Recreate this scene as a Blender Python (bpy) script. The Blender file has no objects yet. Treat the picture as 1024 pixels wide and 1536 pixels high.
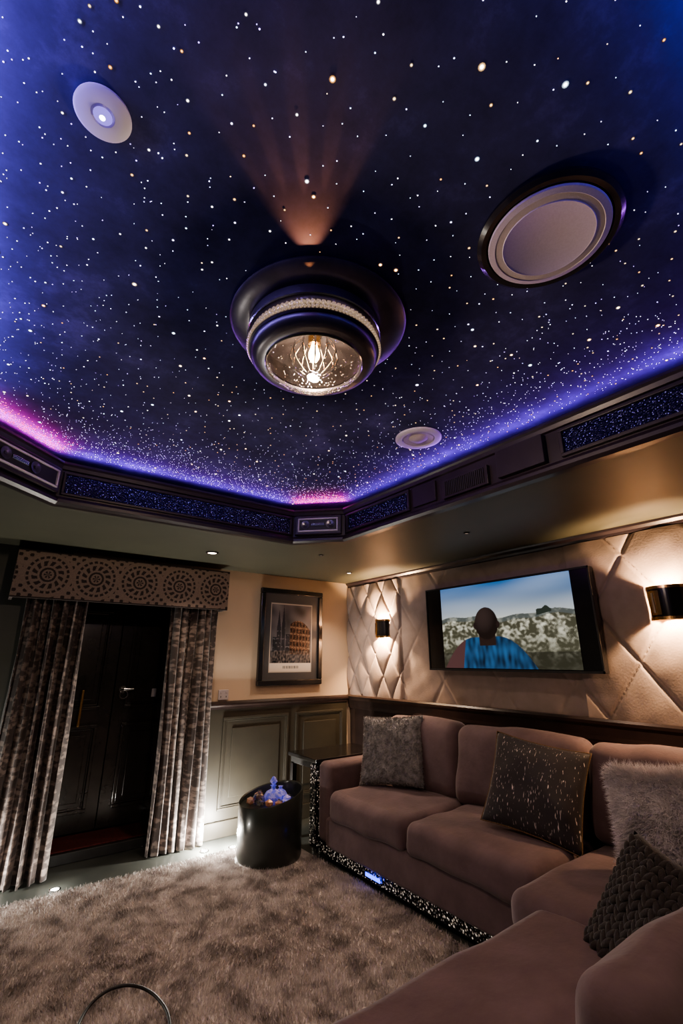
import bpy, bmesh, math, random
import numpy as np
from mathutils import Vector, Matrix, noise as mnoise
random.seed(7); rng=np.random.default_rng(7)
S=bpy.context.scene
# ------------------------------------------------------------------ helpers
def link(o):
    S.collection.objects.link(o); return o
def empty(name):
    e=bpy.data.objects.new(name,None); e.empty_display_size=.05; return link(e)
def mk(name,verts,faces,mat=None,parent=None,smooth=False,matrix=None,bevel=0,bseg=2,sub=0):
    me=bpy.data.meshes.new(name); me.from_pydata([tuple(v) for v in verts],[],[tuple(f) for f in faces])
    if matrix is not None: me.transform(matrix)
    bm=bmesh.new(); bm.from_mesh(me); bmesh.ops.recalc_face_normals(bm,faces=bm.faces); bm.to_mesh(me); bm.free()
    if smooth: me.polygons.foreach_set('use_smooth',[True]*len(me.polygons))
    if mat: me.materials.append(mat)
    o=link(bpy.data.objects.new(name,me))
    if parent: o.parent=parent
    if bevel:
        m=o.modifiers.new('b','BEVEL'); m.width=bevel; m.segments=bseg; m.limit_method='ANGLE'
    if sub:
        m=o.modifiers.new('s','SUBSURF'); m.levels=sub; m.render_levels=sub
    return o
def boxgeo(x0,x1,y0,y1,z0,z1):
    v=[(x,y,z) for z in (z0,z1) for y in (y0,y1) for x in (x0,x1)]
    f=[(0,2,3,1),(4,5,7,6),(0,1,5,4),(2,6,7,3),(0,4,6,2),(1,3,7,5)]
    return v,f
def box(name,x0,x1,y0,y1,z0,z1,mat,parent=None,bevel=0,matrix=None,bseg=2):
    v,f=boxgeo(x0,x1,y0,y1,z0,z1); return mk(name,v,f,mat,parent,False,matrix,bevel,bseg)
def boxes(name,lst,mat,parent=None,bevel=0,matrix=None):
    V=[];F=[]
    for b in lst:
        v,f=boxgeo(*b); n=len(V); V+=v; F+=[tuple(i+n for i in q) for q in f]
    return mk(name,V,F,mat,parent,False,matrix,bevel)
def lathe(name,prof,mat,parent=None,segs=48,loc=(0,0,0),matrix=None,closed=False,smooth=True):
    V=[];F=[];n=len(prof)
    for s in range(segs):
        a=2*math.pi*s/segs
        for r,z in prof: V.append((r*math.cos(a)+loc[0],r*math.sin(a)+loc[1],z+loc[2]))
    for s in range(segs):
        t=(s+1)%segs
        for i in range(n if closed else n-1):
            j=(i+1)%n
            F.append((s*n+i,t*n+i,t*n+j,s*n+j))
    o=mk(name,V,F,mat,parent,smooth,matrix)
    bm=bmesh.new(); bm.from_mesh(o.data); bmesh.ops.remove_doubles(bm,verts=bm.verts,dist=1e-6)
    bmesh.ops.recalc_face_normals(bm,faces=bm.faces); bm.to_mesh(o.data); bm.free()
    if smooth:
        m=o.modifiers.new('e','EDGE_SPLIT'); m.split_angle=math.radians(40)
    return o
def sweep(name,pts,closed,prof,mat,parent=None):
    P=[Vector(p) for p in pts]; n=len(P); V=[];F=[];k=len(prof)
    for i,p in enumerate(P):
        def nrm(a,b):
            d=(b-a).normalized(); return Vector((-d.y,d.x))
        if closed or 0<i<n-1:
            n1=nrm(P[i-1],p); n2=nrm(p,P[(i+1)%n]); m=(n1+n2)/(1+n1.dot(n2))
        elif i==0: m=nrm(p,P[1])
        else: m=nrm(P[i-1],p)
        for off,z in prof:
            q=p+m*off; V.append((q.x,q.y,z))
    for i in range(n if closed else n-1):
        j=(i+1)%n
        for a in range(k):
            b=(a+1)%k; F.append((i*k+a,j*k+a,j*k+b,i*k+b))
    if not closed:
        F.append(tuple(range(k))); F.append(tuple(range((n-1)*k,n*k))[::-1])
    return mk(name,V,F,mat,parent)
def rbox(name,c,size,r,mat,parent=None,puff=(0,0,0,0),n=20,matrix=None,wr=0.0):
    h=[s/2 for s in size]; k=5
    def tab(H):
        rr=min(r,H*.98); out=[]
        for i in range(n+1):
            if i<=k: out.append(-H+rr*i/k)
            elif i>=n-k: out.append(H-rr*(n-i)/k)
            else: out.append(-H+rr+(2*H-2*rr)*(i-k)/(n-2*k))
        return out
    T=[tab(x) for x in h]; idx={};V=[];F=[]
    def vid(i,j,l):
        if (i,j,l) in idx: return idx[(i,j,l)]
        p=Vector((T[0][i],T[1][j],T[2][l])); q=Vector([max(-(h[a]-min(r,h[a]*.98)),min(h[a]-min(r,h[a]*.98),p[a])) for a in range(3)])
        d=p-q
        if d.length>1e-7: p=q+d.normalized()*r if r<min(h)*.98 else q+d.normalized()*min(r,min(h)*.98)
        u,v,w=p.x/h[0],p.y/h[1],p.z/h[2]
        p.x+=puff[0]*math.copysign(max(0,(1-v*v)*(1-w*w)),u)*abs(u)
        p.y+=puff[1]*math.copysign(max(0,(1-u*u)*(1-w*w)),v)*abs(v)
        if w>0: p.z+=puff[2]*max(0,(1-u*u)*(1-v*v))*w
        if wr:
            nv=mnoise.noise(Vector((p.x*5+c[0]*3,p.y*5+c[1]*3,p.z*5)))
            p+= Vector((u,v,w))*nv*wr
        idx[(i,j,l)]=len(V); V.append((p.x+c[0],p.y+c[1],p.z+c[2])); return idx[(i,j,l)]
    for a in range(n):
        for b in range(n):
            for s in (0,n):
                F.append([vid(s,a,b),vid(s,a+1,b),vid(s,a+1,b+1),vid(s,a,b+1)])
                F.append([vid(a,s,b),vid(a+1,s,b),vid(a+1,s,b+1),vid(a,s,b+1)])
                F.append([vid(a,b,s),vid(a+1,b,s),vid(a+1,b+1,s),vid(a,b+1,s)])
    return mk(name,V,F,mat,parent,True,matrix)
def pillow(name,c,w,h,t,mat,facing,lean,parent=None,roll=0,n=28,seed=0):
    V=[];F=[]
    for side in (1,-1):
        for i in range(n+1):
            for j in range(n+1):
                u=-1+2*i/n; v=-1+2*j/n
                th=t/2*((1-u**4)*(1-v**4))**.55*(.75+.25*(1-u*u)*(1-v*v))
                x=w/2*u*(1-.07*(1-v*v)); z=h/2*v*(1-.07*(1-u*u))
                nn=mnoise.noise(Vector((u*2+seed,v*2,side*3.1)))*.018*(1-u**4)*(1-v**4)
                V.append((x,-side*(th+nn),z))
    N=(n+1)**2
    for s in range(2):
        for i in range(n):
            for j in range(n):
                a=s*N+i*(n+1)+j; F.append((a,a+n+1,a+n+2,a+1))
    f=Vector(facing).normalized(); ang=math.atan2(f.x,-f.y)
    M=Matrix.Translation(c)@Matrix.Rotation(ang,4,'Z')@Matrix.Rotation(math.radians(-lean),4,'X')@Matrix.Rotation(math.radians(roll),4,'Y')
    o=mk(name,V,F,mat,parent,True,M)
    bm=bmesh.new(); bm.from_mesh(o.data); bmesh.ops.remove_doubles(bm,verts=bm.verts,dist=1e-5); bmesh.ops.recalc_face_normals(bm,faces=bm.faces); bm.to_mesh(o.data); bm.free()
    return o
def tris_mesh(name,P,mat,parent=None,col=None):
    n=len(P); me=bpy.data.meshes.new(name); me.vertices.add(n*3); me.loops.add(n*3); me.polygons.add(n)
    me.vertices.foreach_set('co',P.astype(np.float32).ravel()); me.loops.foreach_set('vertex_index',np.arange(n*3,dtype=np.int32))
    me.polygons.foreach_set('loop_start',np.arange(0,n*3,3,dtype=np.int32)); me.polygons.foreach_set('loop_total',np.full(n,3,dtype=np.int32))
    me.update(calc_edges=True)
    if col is not None:
        a=me.color_attributes.new('Col','FLOAT_COLOR','POINT'); a.data.foreach_set('color',col.astype(np.float32).ravel())
    me.materials.append(mat); o=link(bpy.data.objects.new(name,me))
    if parent: o.parent=parent
    return o
def scatter_mesh(name,mats,template_bm,mat,parent,smooth=True):
    tv=np.array([v.co[:]+(1,) for v in template_bm.verts]); tf=[[v.index for v in f.verts] for f in template_bm.faces]
    V=[];F=[]
    for M in mats:
        b=len(V); V+=((np.array(M)@tv.T).T[:,:3]).tolist(); F+=[[i+b for i in q] for q in tf]
    me=bpy.data.meshes.new(name); me.from_pydata(V,[],F)
    if smooth: me.polygons.foreach_set('use_smooth',[True]*len(me.polygons))
    me.materials.append(mat); o=link(bpy.data.objects.new(name,me)); o.parent=parent; return o
def ico(sub=1):
    bm=bmesh.new(); bmesh.ops.create_icosphere(bm,subdivisions=sub,radius=1); bm.verts.ensure_lookup_table(); bm.verts.index_update(); return bm
def fur(name,src,mat,count,length,width,parent,droop=.3):
    me=src.data
    vs=np.array([v.co[:] for v in me.vertices]); cen=vs.mean(0)
    tl=[]
    for pl in me.polygons:
        q=list(pl.vertices)
        for k in range(1,len(q)-1): tl.append((q[0],q[k],q[k+1]))
    tr=vs[np.array(tl)]
    nr=np.cross(tr[:,1]-tr[:,0],tr[:,2]-tr[:,0]); ar=np.linalg.norm(nr,axis=1)+1e-12; nr/=ar[:,None]
    out=np.sign((nr*(tr.mean(1)-cen)).sum(1)); out[out==0]=1; nr*=out[:,None]
    k=rng.choice(len(tr),count,p=ar/ar.sum()); a=rng.random((count,2)); fl=a.sum(1)>1; a[fl]=1-a[fl]
    p=tr[k,0]+(tr[k,1]-tr[k,0])*a[:,:1]+(tr[k,2]-tr[k,0])*a[:,1:]
    d=nr[k]+rng.normal(0,.45,(count,3)); d[:,2]-=droop; d/=np.linalg.norm(d,axis=1)[:,None]
    s=np.cross(d,rng.normal(0,1,(count,3))); s/=np.linalg.norm(s,axis=1)[:,None]
    L=length*(.5+.7*rng.random((count,1)))
    P=np.stack([p-s*width,p+s*width,p+d*L],1); return tris_mesh(name,P,mat,parent)
def color_grid(name,o,U,Vv,nu,nv,func,mat,parent=None):
    o=np.array(o);U=np.array(U);Vv=np.array(Vv)
    u,v=np.meshgrid(np.linspace(0,1,nu),np.linspace(0,1,nv),indexing='ij')
    P=o+u[...,None]*U+v[...,None]*Vv; P=P.reshape(-1,3)
    F=[]
    for i in range(nu-1):
        b=i*nv
        for j in range(nv-1): F.append((b+j,b+nv+j,b+nv+j+1,b+j+1))
    me=bpy.data.meshes.new(name); me.from_pydata(P.tolist(),[],F)
    c=func(u.ravel(),v.ravel()); c=np.concatenate([c,np.ones((len(c),1))],1)
    a=me.color_attributes.new('Col','FLOAT_COLOR','POINT'); a.data.foreach_set('color',c.astype(np.float32).ravel())
    me.materials.append(mat); ob=link(bpy.data.objects.new(name,me))
    if parent: ob.parent=parent
    return ob
# ------------------------------------------------------------------ materials
def mat(name,col=(.5,.5,.5),rough=.5,metal=0,emit=None,es=0,sheen=0,coat=0,col2=None,nscale=5,nlo=.35,nhi=.65,bump=0,bscale=50,detail=4,spec=None):
    m=bpy.data.materials.new(name); m.use_nodes=True; nt=m.node_tree; b=nt.nodes['Principled BSDF']
    b.inputs['Base Color'].default_value=(*col,1); b.inputs['Roughness'].default_value=rough; b.inputs['Metallic'].default_value=metal
    if spec is not None: b.inputs['Specular IOR Level'].default_value=spec
    if sheen: b.inputs['Sheen Weight'].default_value=sheen; b.inputs['Sheen Roughness'].default_value=.4
    if coat: b.inputs['Coat Weight'].default_value=coat; b.inputs['Coat Roughness'].default_value=.1
    if emit: b.inputs['Emission Color'].default_value=(*emit,1); b.inputs['Emission Strength'].default_value=es
    tc=nt.nodes.new('ShaderNodeTexCoord')
    if col2:
        n=nt.nodes.new('ShaderNodeTexNoise'); n.inputs['Scale'].default_value=nscale; n.inputs['Detail'].default_value=detail
        r=nt.nodes.new('ShaderNodeValToRGB'); r.color_ramp.elements[0].position=nlo; r.color_ramp.elements[1].position=nhi
        r.color_ramp.elements[0].color=(*col,1); r.color_ramp.elements[1].color=(*col2,1)
        nt.links.new(tc.outputs['Object'],n.inputs['Vector']); nt.links.new(n.outputs['Fac'],r.inputs['Fac']); nt.links.new(r.outputs['Color'],b.inputs['Base Color'])
    if bump:
        n=nt.nodes.new('ShaderNodeTexNoise'); n.inputs['Scale'].default_value=bscale; n.inputs['Detail'].default_value=3
        bp=nt.nodes.new('ShaderNodeBump'); bp.inputs['Strength'].default_value=bump; bp.inputs['Distance'].default_value=.01
        nt.links.new(tc.outputs['Object'],n.inputs['Vector']); nt.links.new(n.outputs['Fac'],bp.inputs['Height']); nt.links.new(bp.outputs['Normal'],b.inputs['Normal'])
    return m
def attr_mat(name,emis=0,rough=.6,base=True):
    m=bpy.data.materials.new(name); m.use_nodes=True; nt=m.node_tree; b=nt.nodes['Principled BSDF']
    a=nt.nodes.new('ShaderNodeAttribute'); a.attribute_name='Col'
    b.inputs['Roughness'].default_value=rough
    if base: nt.links.new(a.outputs['Color'],b.inputs['Base Color'])
    else: b.inputs['Base Color'].default_value=(0.01,0.01,0.01,1)
    if emis: nt.links.new(a.outputs['Color'],b.inputs['Emission Color']); b.inputs['Emission Strength'].default_value=emis
    return m
def emat(name,col,s):
    m=bpy.data.materials.new(name); m.use_nodes=True; nt=m.node_tree; nt.nodes.clear()
    e=nt.nodes.new('ShaderNodeEmission'); e.inputs[0].default_value=(*col,1); e.inputs[1].default_value=s
    o=nt.nodes.new('ShaderNodeOutputMaterial'); nt.links.new(e.outputs[0],o.inputs[0]); return m
def crystal_mat(name,scale,dark=(.02,.02,.025),lite=(.9,.9,.95),thr=.25,emis=None,es=0,stretch=(1,1,1)):
    m=bpy.data.materials.new(name); m.use_nodes=True; nt=m.node_tree; b=nt.nodes['Principled BSDF']
    tc=nt.nodes.new('ShaderNodeTexCoord'); mp=nt.nodes.new('ShaderNodeMapping'); mp.inputs['Scale'].default_value=stretch
    v=nt.nodes.new('ShaderNodeTexVoronoi'); v.inputs['Scale'].default_value=scale
    nt.links.new(tc.outputs['Object'],mp.inputs[0]); nt.links.new(mp.outputs[0],v.inputs['Vector'])
    r=nt.nodes.new('ShaderNodeValToRGB'); r.color_ramp.elements[0].position=thr; r.color_ramp.elements[1].position=thr+.12
    r.color_ramp.elements[0].color=(*lite,1); r.color_ramp.elements[1].color=(*dark,1)
    nt.links.new(v.outputs['Distance'],r.inputs['Fac']); nt.links.new(r.outputs['Color'],b.inputs['Base Color'])
    b.inputs['Metallic'].default_value=.6; b.inputs['Roughness'].default_value=.25
    bp=nt.nodes.new('ShaderNodeBump'); bp.inputs['Strength'].default_value=.8; bp.inputs['Distance'].default_value=.01
    nt.links.new(v.outputs['Distance'],bp.inputs['Height']); nt.links.new(bp.outputs['Normal'],b.inputs['Normal'])
    if emis:
        mu=nt.nodes.new('ShaderNodeMath'); mu.operation='LESS_THAN'; mu.inputs[1].default_value=thr
        sp=nt.nodes.new('ShaderNodeSeparateColor'); nt.links.new(v.outputs['Color'],sp.inputs[0])
        pw=nt.nodes.new('ShaderNodeMath'); pw.operation='POWER'; pw.inputs[1].default_value=4; nt.links.new(sp.outputs[0],pw.inputs[0])
        m2=nt.nodes.new('ShaderNodeMath'); m2.operation='MULTIPLY'; nt.links.new(v.outputs['Distance'],mu.inputs[0]); nt.links.new(mu.outputs[0],m2.inputs[0]); nt.links.new(pw.outputs[0],m2.inputs[1])
        m3=nt.nodes.new('ShaderNodeMath'); m3.operation='MULTIPLY'; m3.inputs[1].default_value=es; nt.links.new(m2.outputs[0],m3.inputs[0])
        nt.links.new(m3.outputs[0],b.inputs['Emission Strength']); b.inputs['Emission Color'].default_value=(*emis,1)
    return m
M_beige=mat('wall_paint_beige',(.54,.42,.315),.7,col2=(.50,.39,.29),nscale=2,bump=.05,bscale=200)
M_darkwall=mat('wall_paint_dark',(.07,.075,.065),.6,col2=(.06,.065,.06),nscale=3)
M_soffit=mat('soffit_paint',(.080,.080,.056),.5,col2=(.07,.07,.05),nscale=3)
M_wood=mat('dark_wood',(.022,.014,.013),.3,coat=.3,col2=(.035,.022,.02),nscale=8)
M_wains=mat('wainscot_paint',(.042,.037,.028),.4,col2=(.036,.032,.025),nscale=6)
M_quilt=mat('quilted_suede',(.29,.225,.20),.75,sheen=.2,col2=(.25,.195,.172),nscale=12,bump=.12,bscale=90)
M_velvet=mat('mauve_velvet',(.172,.115,.124),.85,sheen=.3,col2=(.128,.084,.091),nscale=7,bump=.2,bscale=35)
M_blackg=mat('black_gloss',(.010,.009,.010),.18,coat=.5,col2=(.014,.013,.014),nscale=10)
M_blackm=mat('black_matte',(.014,.013,.013),.55,col2=(.02,.02,.02),nscale=20)
M_gun=mat('gunmetal',(.14,.13,.14),.3,metal=.8,col2=(.10,.095,.10),nscale=14)
M_brass=mat('brass',(.75,.48,.2),.25,metal=1,col2=(.68,.42,.17),nscale=14)
M_chrome=mat('chrome',(.75,.75,.78),.15,metal=1,col2=(.7,.7,.72),nscale=14)
M_white=mat('white_plastic',(.46,.43,.46),.4,col2=(.42,.39,.42),nscale=8)
M_grille=mat('speaker_grille',(.36,.31,.31),.6,col2=(.33,.285,.285),nscale=200,bump=.2,bscale=600)
M_floor=mat('floor_dark_tile',(.075,.08,.072),.35,col2=(.045,.05,.046),nscale=3,bump=.03,bscale=20)
M_red=mat('red_carpet',(.09,.008,.007),.9,col2=(.04,.004,.004),nscale=60)
M_door=mat('door_black',(.022,.019,.017),.25,coat=.5,col2=(.03,.026,.023),nscale=9)
def ceiling_mat():
    m=mat('nebula_ceiling',(.012,.016,.05),.8,spec=.12); nt=m.node_tree; b=nt.nodes['Principled BSDF']
    tc=nt.nodes.new('ShaderNodeTexCoord')
    n=nt.nodes.new('ShaderNodeTexNoise'); n.inputs['Scale'].default_value=2.2; n.inputs['Detail'].default_value=12; n.inputs['Roughness'].default_value=.72
    nt.links.new(tc.outputs['Object'],n.inputs['Vector'])
    r=nt.nodes.new('ShaderNodeValToRGB'); e=r.color_ramp.elements
    e[0].position=.34; e[0].color=(.021,.022,.044,1); e[1].position=.74; e[1].color=(.10,.092,.24,1)
    x=e.new(.54); x.color=(.038,.039,.095,1)
    nt.links.new(n.outputs['Fac'],r.inputs['Fac']); nt.links.new(r.outputs['Color'],b.inputs['Base Color'])
    return m
M_ceil=ceiling_mat()
M_glit=crystal_mat('fascia_star_panel',95,(.015,.015,.06),(.30,.32,.7),.17,emis=(.45,.45,1),es=1.2)
M_cry=crystal_mat('crystal_sparkle',62,(.03,.028,.03),(.95,.9,.85),.3,emis=(1,.85,.7),es=.6)
# ------------------------------------------------------------------ room dims
XL,XR,YF,YB=-1.45,3.20,-1.35,4.126
ZS,ZT,ZC=2.19,2.41,2.50
XQ=3.165
floor=box('floor',XL-.1,XR+.1,YF-.1,4.9,-.1,0,M_floor)
ceil=box('ceiling',XL-.1,XR+.1,YF-.1,4.9,ZC,ZC+.1,M_ceil)
OX0,OX1,OZ=.42,1.50,2.0
wb=boxes('wall_back',[(XL,OX0,YB,YB+.12,0,ZC),(OX1,XR,YB,YB+.12,0,ZC),(OX0,OX1,YB,YB+.12,OZ,ZC)],M_beige)
wb.data.materials.append(M_darkwall)
for pl in wb.data.polygons:
    if pl.center.x<OX0+.001: pl.material_index=1
boxes('wall_alcove',[(OX0-.1,OX0,YB+.12,4.9,0,OZ+.1),(OX1,OX1+.1,YB+.12,4.9,0,OZ+.1),(OX0,OX1,YB+.12,4.9,OZ,OZ+.1),(OX0,OX1,4.8,4.9,0,OZ)],M_darkwall)
box('wall_right',XR,XR+.1,YF,YB,0,ZC,M_darkwall)
box('wall_left',XL-.1,XL,YF,YB,0,ZC,M_darkwall)
box('wall_front',XL,XR,YF-.1,YF,0,ZC,M_darkwall)
x0,x1,y0,y1,c,cl=-.27,1.91,.0,2.81,.27,.42
OCT=[(x0+c,y0),(x1-c,y0),(x1,y0+c),(x1,y1-c),(x1-c,y1),(x0+cl,y1),(x0,y1-cl),(x0,y0+c)]
OUT=[(x0+c,YF),(x1-c,YF),(XR,y0+c),(XR,y1-c),(x1-c,YB),(x0+cl,YB),(XL,y1-cl),(XL,y0+c)]
V=[];F=[]
for z in (ZS,ZT):
    for p in OCT: V.append((*p,z))
    for p in OUT: V.append((*p,z))
    for p in [(XR,YF),(XR,YB),(XL,YB),(XL,YF)]: V.append((*p,z))
K=20
for i in range(8):
    j=(i+1)%8
    if i in (1,3,5,7):
        cn=16+{1:0,3:1,5:2,7:3}[i]
        F.append((i,j,8+j,cn,8+i)); F.append((K+i,K+8+i,K+cn,K+8+j,K+j))
    else:
        F.append((i,j,8+j,8+i)); F.append((K+i,K+8+i,K+8+j,K+j))
    F.append((i,K+i,K+j,j))
mk('ceiling_soffit',V,F,M_soffit)
M_tray=mat('tray_trim',(.022,.015,.019),.35,col2=(.028,.020,.024),nscale=8,coat=.2)
sweep('trim_1',OCT,True,[(-.05,ZT),(-.05,ZT+.012),(.025,ZT+.012),(.03,ZT-.002),(.022,ZT-.012),(.015,ZT-.03),(.001,ZT-.035),(.001,ZT)],M_tray)
sweep('trim_2',OCT,True,[(-.03,ZS-.001),(-.03,ZS-.016),(.012,ZS-.016),(.030,ZS-.004),(.030,ZS+.012),(.016,ZS+.03),(.001,ZS+.035),(.001,ZS-.001)],M_tray)
sweep('trim_3',[(XQ-.002,YF+.01),(XQ-.002,YB-.004)],False,[(-.0,ZS-.002),(.055,ZS-.002),(.05,ZS-.015),(.03,ZS-.03),(.025,ZS-.045),(0,ZS-.05)],M_tray)
def seg(i): return Vector(OCT[i]),Vector(OCT[(i+1)%8])
def fbox(i,a,b,z0,z1,d0,d1):
    p,q=seg(i); d=(q-p).normalized(); n=Vector((-d.y,d.x)); V=[]
    for z in (z0,z1):
        for dd in (d0,d1):
            for s in (a,b):
                w=p+d*s+n*dd; V.append((w.x,w.y,z))
    return V,[(0,2,3,1),(4,5,7,6),(0,1,5,4),(2,6,7,3),(0,4,6,2),(1,3,7,5)]
def fgroup(name,items,matl,parent,bevel=0):
    V=[];F=[]
    for it in items:
        v,f=fbox(*it); n=len(V); V+=v; F+=[tuple(k+n for k in q) for q in f]
    return mk(name,V,F,matl,parent,bevel=bevel)
fas=empty('tray_star_panel')
def frame_items(i,a,b,z0,z1,w,d): return [(i,a,b,z1-w,z1,.002,d),(i,a,b,z0,z0+w,.002,d),(i,a,a+w,z0+w,z1-w,.002,d),(i,b-w,b,z0+w,z1-w,.002,d)]
fr=[];pn=[]
for i in range(0,8):
    p,q=seg(i); pn_L=(q-p).length; fr.append((i,.0,pn_L,ZS+.03,ZT-.03,-.004,.0015))
L4=(x1-c)-(x0+cl)
fr+=frame_items(4,.02,L4-.02,2.232,2.368,.014,.018); pn.append((4,.03,L4-.03,2.245,2.355,.002,.008))
def ry(y): return y-(y0+c)
for (a,b) in ((.30,.92),(1.87,2.50)):
    fr+=frame_items(2,ry(a),ry(b),2.232,2.368,.016,.022); pn.append((2,ry(a)+.01,ry(b)-.01,2.245,2.355,.002,.008))
fr+=[(2,ry(.99),ry(1.24),2.232,2.372,.002,.035),(2,ry(1.30),ry(1.60),2.225,2.33,.002,.028),(2,ry(1.66),ry(1.84),2.24,2.36,.002,.018)]
L0=x1-x0-2*c; fr+=frame_items(0,.02,L0-.02,2.232,2.368,.014,.018); pn.append((0,.03,L0-.03,2.245,2.355,.002,.008))
L6=(y1-cl)-(y0+c); fr+=frame_items(6,.02,L6-.02,2.232,2.368,.014,.018); pn.append((6,.03,L6-.03,2.245,2.355,.002,.008))
fgroup('frame',fr,M_tray,fas,.003); fgroup('sparkle_panel',pn,M_glit,fas)
vent=[(2,ry(1.32)+.012*k,ry(1.32)+.012*k+.005,2.238,2.318,.028,.034) for k in range(22)]
vo=fgroup('vent_slats',vent,M_blackm,fas)
def chamfer_speaker(i,nm):
    g=empty(nm); p,q=seg(i); L=(q-p).length
    fgroup('housing',[(i,.02,L-.02,2.228,2.372,.002,.035)],M_tray,g,.008)
    fgroup('surround',frame_items(i,.045,L-.045,2.25,2.35,.011,.045),M_white,g,.004)
    fgroup('cone_panel',[(i,.06,L-.06,2.262,2.338,.03,.038)],M_blackm,g)
    d=(q-p).normalized(); n=Vector((-d.y,d.x)); m=(p+q)/2+n*.04
    rot=Matrix(((d.x,0,n.x,m.x),(d.y,0,n.y,m.y),(0,1,0,2.30),(0,0,0,1)))
    for s in (-.09,.09) :
        lathe('driver',[(.03,.0),(.031,.006),(.026,.006),(.008,-.001),(.006,.004),(0,.005)],M_gun,g,24,matrix=rot@Matrix.Translation((s,0,0)))
    fgroup('slot',[(i,L/2-.05,L/2+.05,2.29,2.312,.038,.044)],M_chrome,g,.003)
chamfer_speaker(3,'tray_speaker'); chamfer_speaker(5,'tray_speaker'); chamfer_speaker(1,'tray_speaker'); chamfer_speaker(7,'tray_speaker')
def area(name,loc,direction,sx,sy,e,col,parent=None,spread=math.pi):
    l=bpy.data.lights.new(name,'AREA'); l.shape='RECTANGLE'; l.size=sx; l.size_y=sy; l.energy=e; l.color=col; l.spread=spread
    o=link(bpy.data.objects.new(name,l)); o.location=loc; o.rotation_euler=Vector(direction).to_track_quat('-Z','Y').to_euler()
    if parent: o.parent=parent
    return o
cove=empty('cove_led_strip')
M_led=emat('led_violet',(.38,.2,1),6); M_ledp=emat('led_pink',(1,.05,.6),16)
cols={0:(.12,.12,1),2:(.44,.15,1),4:(.48,.15,1),6:(.36,.27,1),1:(.5,.1,1),3:(1,.03,.42),5:(1,.03,.5),7:(.5,.1,1)}
en={0:3.4,2:7.2,4:6.6,6:17,1:.8,3:4.2,5:8.5,7:.8}
for i in range(8):
    p,q=seg(i); d=(q-p).normalized(); n=Vector((-d.y,d.x)); L=(q-p).length; m=(p+q)/2-n*.035
    fgroup('strip',[(i,.0,L,ZT+.013,ZT+.018,-.045,-.03)],M_ledp if i in(3,5) else M_led,cove)
    tilt=(.35,.94) if i in (3,5) else ((.78,.62) if i==6 else (.54,.84))
    l=area('cove_light',(m.x,m.y,ZT+.024),(n.x*tilt[0],n.y*tilt[0],tilt[1]),.012,L,en[i],cols[i],cove,math.radians(120) if i in (3,5) else math.pi)
    zaxis=-Vector((n.x*tilt[0],n.y*tilt[0],tilt[1])).normalized(); yaxis=Vector((d.x,d.y,0)); xaxis=yaxis.cross(zaxis)
    l.rotation_euler=Matrix((xaxis,yaxis,zaxis)).transposed().to_euler()
# ---- stars, with painted halos and pink corner glow specks
LC=Vector((.736,1.13)); SP=Vector((1.037,.447)); S3=Vector((1.636,1.527)); D1=Vector((-.007,.851))
T=[];C=[]
def inside(x,y,m=0.06):
    for i in range(8):
        p,q=seg(i); d=(q-p).normalized(); n=Vector((-d.y,d.x))
        if (Vector((x,y))-p).dot(n)<-m: return False
    return True
def addstar_or_glow(x,y,r,col,I,soft=False,halo=None):
    for cc,rr in ((LC,.31),(SP,.19),(S3,.125),(D1,.065)):
        if (Vector((x,y))-cc).length<rr: return
    if not inside(x,y): return
    z=ZC-.0015; a0=random.random()
    N=10 if soft else 6
    c0=(*(v*I for v in col),1)
    P=lambda t,R:(x+R*math.cos(t),y+R*math.sin(t),z)
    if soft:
        mid=(halo[0]*.5,halo[1]*.5,halo[2]*.5,1); edge=(halo[0]*.02,halo[1]*.02,halo[2]*.02,1)  # glow around the core painted into vertex colours, fading outward
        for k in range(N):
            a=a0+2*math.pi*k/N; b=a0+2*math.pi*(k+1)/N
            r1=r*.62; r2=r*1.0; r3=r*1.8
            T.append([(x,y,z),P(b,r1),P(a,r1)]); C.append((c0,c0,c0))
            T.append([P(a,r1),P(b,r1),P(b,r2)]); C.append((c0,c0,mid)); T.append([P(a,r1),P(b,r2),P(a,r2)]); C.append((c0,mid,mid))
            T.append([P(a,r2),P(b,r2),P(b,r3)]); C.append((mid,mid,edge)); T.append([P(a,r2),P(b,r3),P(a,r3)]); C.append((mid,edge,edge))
    else:
        for k in range(N):
            a=a0+2*math.pi*k/N; b=a0+2*math.pi*(k+1)/N
            T.append([(x,y,z),P(b,r),P(a,r)]); C.append((c0,c0,c0))
cs=.060
yy=y0-.1
while yy<y1+.1:
    xx=x0-.1
    while xx<x1+.1:
        if random.random()<.83:
            x=xx+random.uniform(-.48,.48)*cs; y=yy+random.uniform(-.48,.48)*cs
            t=random.random()
            big=t>.945
            pw=.85 if x>.45 else .35
            warm=random.random()<pw and t>.62
            col=random.choice([(1,.50,.18),(1,.62,.30),(1,.76,.50)]) if warm else random.choice([(.75,.82,1),(1,.95,.95),(.8,.75,1),(.7,.85,1)])
            if big:
                w=.4; cc=tuple(v*(1-w)+w for v in col)
                addstar_or_glow(x,y,random.uniform(.0031,.0047),cc,3.2,True,tuple(v*.9 for v in col))
            elif t>.64:
                addstar_or_glow(x,y,random.uniform(.0018,.0026),col,1.0 if warm else 2.2,True,tuple(v*.35 for v in col))
            else: addstar_or_glow(x,y,random.uniform(.0009,.0016),col,1.4)
        xx+=cs
    yy+=cs
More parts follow.
